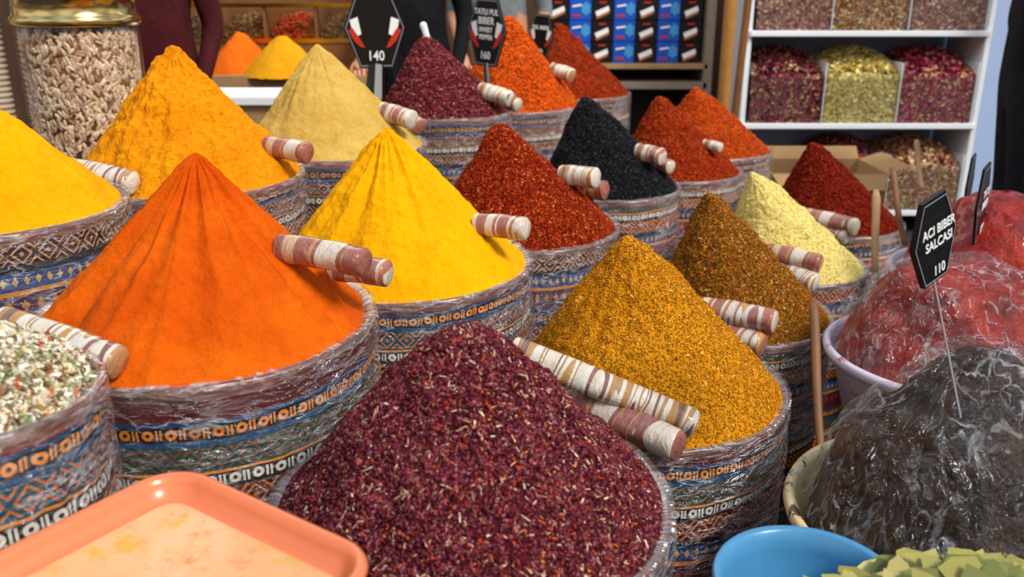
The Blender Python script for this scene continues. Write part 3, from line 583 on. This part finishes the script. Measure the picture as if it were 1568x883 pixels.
for r in range(3):
    for c in range(3):
        bx=X0+.025+w*(c+.5); z0=bz[r]+.02; hh=.25 if r==1 else .24; fp=empty('bin_of_dried_flowers',(bx,Y+.2,z0))
        if r==0 and c==0: hh=.16
        pal=rows[r][c]
        V=[];nr=20
        for i in range(nr+1):
            for j in range(nr+1):
                u,v=i/nr,j/nr; V.append((bx-w*.47+w*.94*u,Y+.03+.34*v,float(topz(u,v,hh,z0))+.014*noise.noise(Vector((u*7+c*5,v*7,r*3)))-.008))
        Fc=[(i*(nr+1)+j,(i+1)*(nr+1)+j,(i+1)*(nr+1)+j+1,i*(nr+1)+j+1) for i in range(nr) for j in range(nr)]
        b0=len(V)
        for i in range(nr+1): V.append((bx-w*.47+w*.94*i/nr,Y+.03,z0))
        for i in range(nr): Fc.append((b0+i,b0+i+1,(i+1)*(nr+1),i*(nr+1)))
        mesh_obj('fill',V,Fc,powder('flower_fill_%d%d'%(r,c),pal[1][0],pal[0][0],pal[3][0],1,40),fp,False)
        n=2600; u=rng.uniform(0,1,n); v=rng.uniform(0,1,n); P=np.stack([bx-w*.47+w*.94*u,Y+.03+.34*v,topz(u,v,hh,z0)+rng.uniform(-.004,.012,n)],1)
        n2=1700; P2=np.stack([bx-w*.47+w*.94*rng.uniform(0,1,n2),np.full(n2,Y+.022),z0+hh*rng.uniform(0,.95,n2)],1)
        scatter('petals_top',PETAL[0],PETAL[1],P,np.tile([0,-.25,.97],(n,1)),rng.uniform(.018,.036,n),rng.uniform(.014,.026,n),rng.uniform(.008,.018,n),pal,fp,tilt=1.0)
        scatter('petals_front',PETAL[0],PETAL[1],P2,np.tile([0,-1.,0.],(n2,1)),rng.uniform(.018,.036,n2),rng.uniform(.014,.026,n2),rng.uniform(.004,.01,n2),pal,fp,tilt=.4)
        box('front_pane',(bx,Y+.006,z0+hh*.47),(w-.012,.004,hh*.94),GLASS,fp,0)
        for sx in (-1,1): box('side_pane',(bx+sx*(w*.5-.006),Y+.19,z0+hh*.6),(.004,.37,hh*1.2),WHITE if sx>0 else GLASS,fp,0)
CB=simple('cardboard','B08A5C',.85,nscale=40,var=.12); c=(1.37,3.98); h=rp(1250,262,3.9).z; par=empty('open_cardboard_box',(c[0],c[1],0)); bw,bd=.25,.17
for sx in (-1,1): box('side',(c[0]+sx*bw,c[1],h/2),(.008,bd*2,h),CB,par,.001)
for sy in (-1,1): box('side',(c[0],c[1]+sy*bd,h/2),(bw*2,.008,h),CB,par,.001)
box('bottom',(c[0],c[1],.01),(bw*2,bd*2,.01),CB,par,.001)
mesh_obj('flaps',[(c[0]-bw,c[1]-bd,h),(c[0]+bw,c[1]-bd,h),(c[0]+bw-.03,c[1]-bd-.07,h-.06),(c[0]-bw+.03,c[1]-bd-.07,h-.06),
 (c[0]+bw,c[1]-bd,h),(c[0]+bw,c[1]+bd,h),(c[0]+bw+.1,c[1]+bd,h+.03),(c[0]+bw+.1,c[1]-bd,h+.03),
 (c[0]-bw,c[1]+bd,h),(c[0]+bw,c[1]+bd,h),(c[0]+bw,c[1]+bd+.05,h+.05),(c[0]-bw,c[1]+bd+.05,h+.05)],[(0,1,2,3),(4,5,6,7),(8,9,10,11)],CB,par,False)
# ------------------------------------------------------------ people
SKIN=simple('skin','B98466',.5,var=.05,bump=0); HAIR=simple('dark_hair','16100C',.6)
def skinned(name,pts,edges,roots,sub=2):
    me=bpy.data.meshes.new(name); me.from_pydata([p[0] for p in pts],edges,[]); o=bpy.data.objects.new(name,me); scene.collection.objects.link(o)
    o.modifiers.new('s','SKIN'); 
    for i,p in enumerate(pts):
        d=me.skin_vertices[0].data[i]; d.radius=p[1]; d.use_root=i in roots
    m=o.modifiers.new('ss','SUBSURF'); m.levels=sub; m.render_levels=sub
    dg=bpy.context.evaluated_depsgraph_get(); nm=bpy.data.meshes.new_from_object(o.evaluated_get(dg)); bpy.data.objects.remove(o); return nm
def person(name,x,y,yaw,shirt,pants,armsL,armsR,short=False,h=1.0,hair=HAIR):
    SH,PT=shirt,pants
    J=[((0,0,.95),(.155,.115)),((0,-.005,1.12),(.145,.11)),((0,0,1.32),(.175,.12)),((0,.01,1.45),(.10,.08)),((0,.0,1.53),(.055,.055)),((0,-.01,1.6),(.06,.06)),
       ((-.175,0,1.41),(.065,.065)),(armsL[0],(.046,.046)),(armsL[1],(.03,.03)),((.175,0,1.41),(.065,.065)),(armsR[0],(.046,.046)),(armsR[1],(.03,.03)),
       ((-.095,0,.86),(.095,.1)),((-.1,-.01,.5),(.06,.065)),((-.1,.02,.1),(.045,.05)),((-.105,-.13,.045),(.04,.035)),
       ((.095,0,.86),(.095,.1)),((.1,-.01,.5),(.06,.065)),((.1,.02,.1),(.045,.05)),((.105,-.13,.045),(.04,.035))]
    E=[(0,1),(1,2),(2,3),(3,4),(4,5),(2,6),(6,7),(7,8),(2,9),(9,10),(10,11),(0,12),(12,13),(13,14),(14,15),(0,16),(16,17),(17,18),(18,19)]
    me=skinned('body',J,E,{0})
    for m in (SH,PT,SKIN,BLACKP): me.materials.append(m)
    def sd(p,a,b):
        a=Vector(a);b=Vector(b); t=max(0,min(1,(p-a).dot(b-a)/(b-a).length_squared)); return (p-a-(b-a)*t).length
    lab={(0,1):0,(1,2):0,(2,3):0,(3,4):2,(4,5):2,(7,8):2 if short else 0,(10,11):2 if short else 0,(12,13):1,(13,14):1,(16,17):1,(17,18):1,(14,15):3,(18,19):3,(0,12):1,(0,16):1}
    for pl in me.polygons:
        pl.use_smooth=True; e=min(E,key=lambda e:sd(pl.center,J[e[0]][0],J[e[1]][0])); pl.material_index=lab.get(e,0)
    par=empty(name,(0,0,0)); 
    parts=[bpy.data.objects.new('body',me)]
    V=[];n,m=20,28
    for i in range(n+1):
        a=math.pi*i/n
        for j in range(m):
            b=2*math.pi*j/m; X=.078*math.sin(a)*math.cos(b); Yy=.098*math.sin(a)*math.sin(b); Z=.118*math.cos(a)
            if Z<0: X*=1+Z*1.9; Yy=Yy*(1+Z*1.2)-.012*(-Z/.118)
            fr=max(0,-Yy/.098)
            nose=math.exp(-((X/.014)**2+((Z+.012)/.026)**2))*fr; Yy-=.024*nose
            for s in (-1,1): Yy+=.010*math.exp(-(((X-s*.03)/.016)**2+((Z-.012)/.013)**2))*fr
            Yy-=.007*math.exp(-((X/.024)**2+((Z+.055)/.008)**2))*fr
            V.append((X,Yy-.01,Z+1.69))
    Fc=[(i*m+j,(i+1)*m+j,(i+1)*m+(j+1)%m,i*m+(j+1)%m) for i in range(n) for j in range(m)]
    parts.append(mesh_obj('head',V,Fc,SKIN))
    V2=[(v[0]*1.07,(v[1]+.01)*1.07+.002,(v[2]-1.69)*1.07+1.695) for v in V]
    Fh=[f for f in Fc if sum(V[k][2]-1.69 for k in f)/4>.045-1.1*max(-.02,sum(V[k][1] for k in f)/4+.03)]
    parts.append(mesh_obj('hair',V2,Fh,hair))
    for s in (-1,1):
        e=ellip(8,6); parts.append(mesh_obj('eye',[(s*.03+v[0]*.024,-.089+v[1]*.014,1.702+v[2]*.012) for v in e[0]],e[1],WT))
        parts.append(mesh_obj('iris',[(s*.03+v[0]*.010,-.0955+v[1]*.004,1.702+v[2]*.010) for v in e[0]],e[1],BLACKP))
        parts.append(mesh_obj('ear',[(s*.079+v[1]*.014,.0+v[2]*.032,1.69+v[0]*.06) for v in e[0]],e[1],SKIN))
    for s,(el,wr) in ((-1,armsL),(1,armsR)):
        wv=Vector(wr); d=(wv-Vector(el)).normalized(); sd_=d.cross(Vector((0,-1,0.2))).normalized(); up=d.cross(sd_).normalized()
        pts=[(wv-d*.01,(.026,.02)),(wv+d*.045,(.036,.016)),(wv+d*.085,(.036,.014))]; ed=[(0,1),(1,2)]; rt={0}
        for k,(o_,l) in enumerate(((-.03,.062),(-.01,.075),(.011,.07),(.03,.055))):
            b=len(pts); rt.add(b); q=wv+d*.075+sd_*o_; pts+= [(q,(.0095,.0095)),(q+d*l*.5+up*.004,(.009,.009)),(q+d*l*.8+up*.018,(.0085,.0085)),(q+d*l*.98+up*.034,(.0075,.0075))]; ed+=[(b,b+1),(b+1,b+2),(b+2,b+3)]
        b=len(pts); rt.add(b); q=wv+d*.025-sd_*.022*s; pts+=[(q,(.012,.012)),(q+d*.03-sd_*.025*s+up*.01,(.0105,.0105)),(q+d*.055-sd_*.03*s+up*.022,(.009,.009))]; ed+=[(b,b+1),(b+1,b+2)]
        hm=skinned('hand',pts,ed,rt); hm.materials.append(SKIN)
        for pl in hm.polygons: pl.use_smooth=True
        parts.append(bpy.data.objects.new('hand',hm))
    for o in parts:
        if o.name not in scene.collection.objects: scene.collection.objects.link(o)
        o.parent=par
    par.location=(x,y,0); par.rotation_euler=(0,0,yaw); par.scale=(h,h,h); return par
def cloth(name,c):
    t=NT(name); co=t.coord(); n=t.noise(t.mapping(co,(9,9,3)),1,4,.6,.6); c=lin(c)
    t.P(col=t.mix(n,tuple(v*.6 for v in c[:3])+(1,),c),rough=.85,spec=.2); t.bump(n,.8,.03); return t.m
JEAN=cloth('dark_trousers','181A22')
dn=[((-.23,.03,1.13),(-.20,-.1,.9)),((.23,.03,1.13),(.18,-.08,.9))]
person('stall_vendor_in_maroon',-1.40,3.62,.1,cloth('maroon_cloth','4A1218'),cloth('maroon_apron','4A1218'),*dn)
person('stall_vendor_in_black',-.46,4.42,0,cloth('black_cloth','0E0E12'),JEAN,((-.25,-.03,1.14),(-.23,-.2,.97)),((.24,0,1.13),(.2,-.12,.9)))
person('stall_vendor_in_grey_shirt',-.07,4.92,-.2,cloth('grey_cloth','7A8084'),JEAN,((-.25,.02,1.13),(-.17,-.12,.93)),((.25,.02,1.13),(.16,-.12,.95)),True)
person('customer_in_black_jacket',1.99,3.5,1.3,cloth('black_jacket','0C0C10'),JEAN,*dn)
par=empty('hanging_dried_garland',(2.6,4.4,1.3)); cyl_between('string',(2.52,4.5,1.2),(2.52,4.5,2.2),.003,WOOD,par)
n=260; P=np.stack([2.52+rng.normal(0,.02,n),4.5+rng.normal(0,.02,n),rng.uniform(1.19,1.6,n)],1)
scatter('dried_pods',ELL[0],ELL[1],P,np.tile([0,-1.,0],(n,1)),np.full(n,.04),np.full(n,.014),np.full(n,.012),[('C8A030',2),('A07820',1),('5A5A20',1)],par,SEED)
# ------------------------------------------------------------ room
def slab(name,c,s,mat): return box(name,c,s,mat,None,0)
t=NT('ground_asphalt'); co=t.coord(); n=t.noise(co,9,6,.7); t.P(col=t.ramp(n,[(.3,'16151A'),(.7,'35323A')]),rough=.7); t.bump(n,.3,.01)
slab('floor',(0,3,-.025),(10,9,.05),t.m)
t=NT('brown_back_wall'); co=t.coord(); n=t.noise(t.mapping(co,(12,1,1)),1,5,.6); t.P(col=t.ramp(n,[(.3,'3A2416'),(.7,'5A3A22')]),rough=.7)
slab('wall_back',(-1.1,6.3,1.6),(6.0,.06,3.2),t.m)
slab('wall_right',(3.3,5.3,1.6),(2.9,.06,3.2),BLW)
# ------------------------------------------------------------ light: sky gradient, with dark noise patches added for contrast in reflections
w=bpy.data.worlds.new('sky'); scene.world=w; w.use_nodes=True; nt=w.node_tree; bg=nt.nodes['Background']
tc=nt.nodes.new('ShaderNodeTexCoord'); sx=nt.nodes.new('ShaderNodeSeparateXYZ'); nt.links.new(tc.outputs['Generated'],sx.inputs[0])
cr=nt.nodes.new('ShaderNodeValToRGB'); nt.links.new(sx.outputs[2],cr.inputs[0])
els=cr.color_ramp.elements; els[0].position=.0; els[0].color=(.22,.19,.17,1); els[1].position=.85; els[1].color=(.6,.8,1.05,1)
e=els.new(.15); e.color=(.55,.53,.5,1); e=els.new(.45); e.color=(1.05,1.02,.98,1); e=els.new(.62); e.color=(.75,.88,1.05,1)
nz=nt.nodes.new('ShaderNodeTexNoise'); nt.links.new(tc.outputs['Generated'],nz.inputs['Vector']); nz.inputs['Scale'].default_value=2.6; nz.inputs['Detail'].default_value=3
nr_=nt.nodes.new('ShaderNodeValToRGB'); nt.links.new(nz.outputs[0],nr_.inputs[0]); ee=nr_.color_ramp.elements; ee[0].position=.42; ee[0].color=(.30,.30,.32,1); ee[1].position=.58; ee[1].color=(1,1,1,1)
mm=nt.nodes.new('ShaderNodeMix'); mm.data_type='RGBA'; mm.blend_type='MULTIPLY'; mm.inputs[0].default_value=1; nt.links.new(cr.outputs[0],mm.inputs[6]); nt.links.new(nr_.outputs[0],mm.inputs[7])
nt.links.new(mm.outputs[2],bg.inputs[0]); bg.inputs[1].default_value=1.15
L=bpy.data.lights.new('daylight','SUN'); L.energy=3.5; L.angle=math.radians(18); L.color=(1,.94,.85)
o=bpy.data.objects.new('daylight',L); scene.collection.objects.link(o); o.rotation_euler=(math.radians(34),math.radians(32),math.radians(10))
L=bpy.data.lights.new('stall_fill','AREA'); L.energy=22; L.size=1.6; L.color=(1,.84,.64); o=bpy.data.objects.new('stall_fill',L); scene.collection.objects.link(o); o.location=(-.8,3.9,2.6); o.rotation_euler=(math.radians(-12),0,0)  # unseen fill light, added to warm the stall background
L=bpy.data.lights.new('shelf_fill','AREA'); L.energy=14; L.size=1.2; L.color=(1,.95,.88); o=bpy.data.objects.new('shelf_fill',L); scene.collection.objects.link(o); o.location=(1.0,3.9,2.4); o.rotation_euler=(math.radians(35),0,0)  # unseen fill light, added to brighten the tea boxes
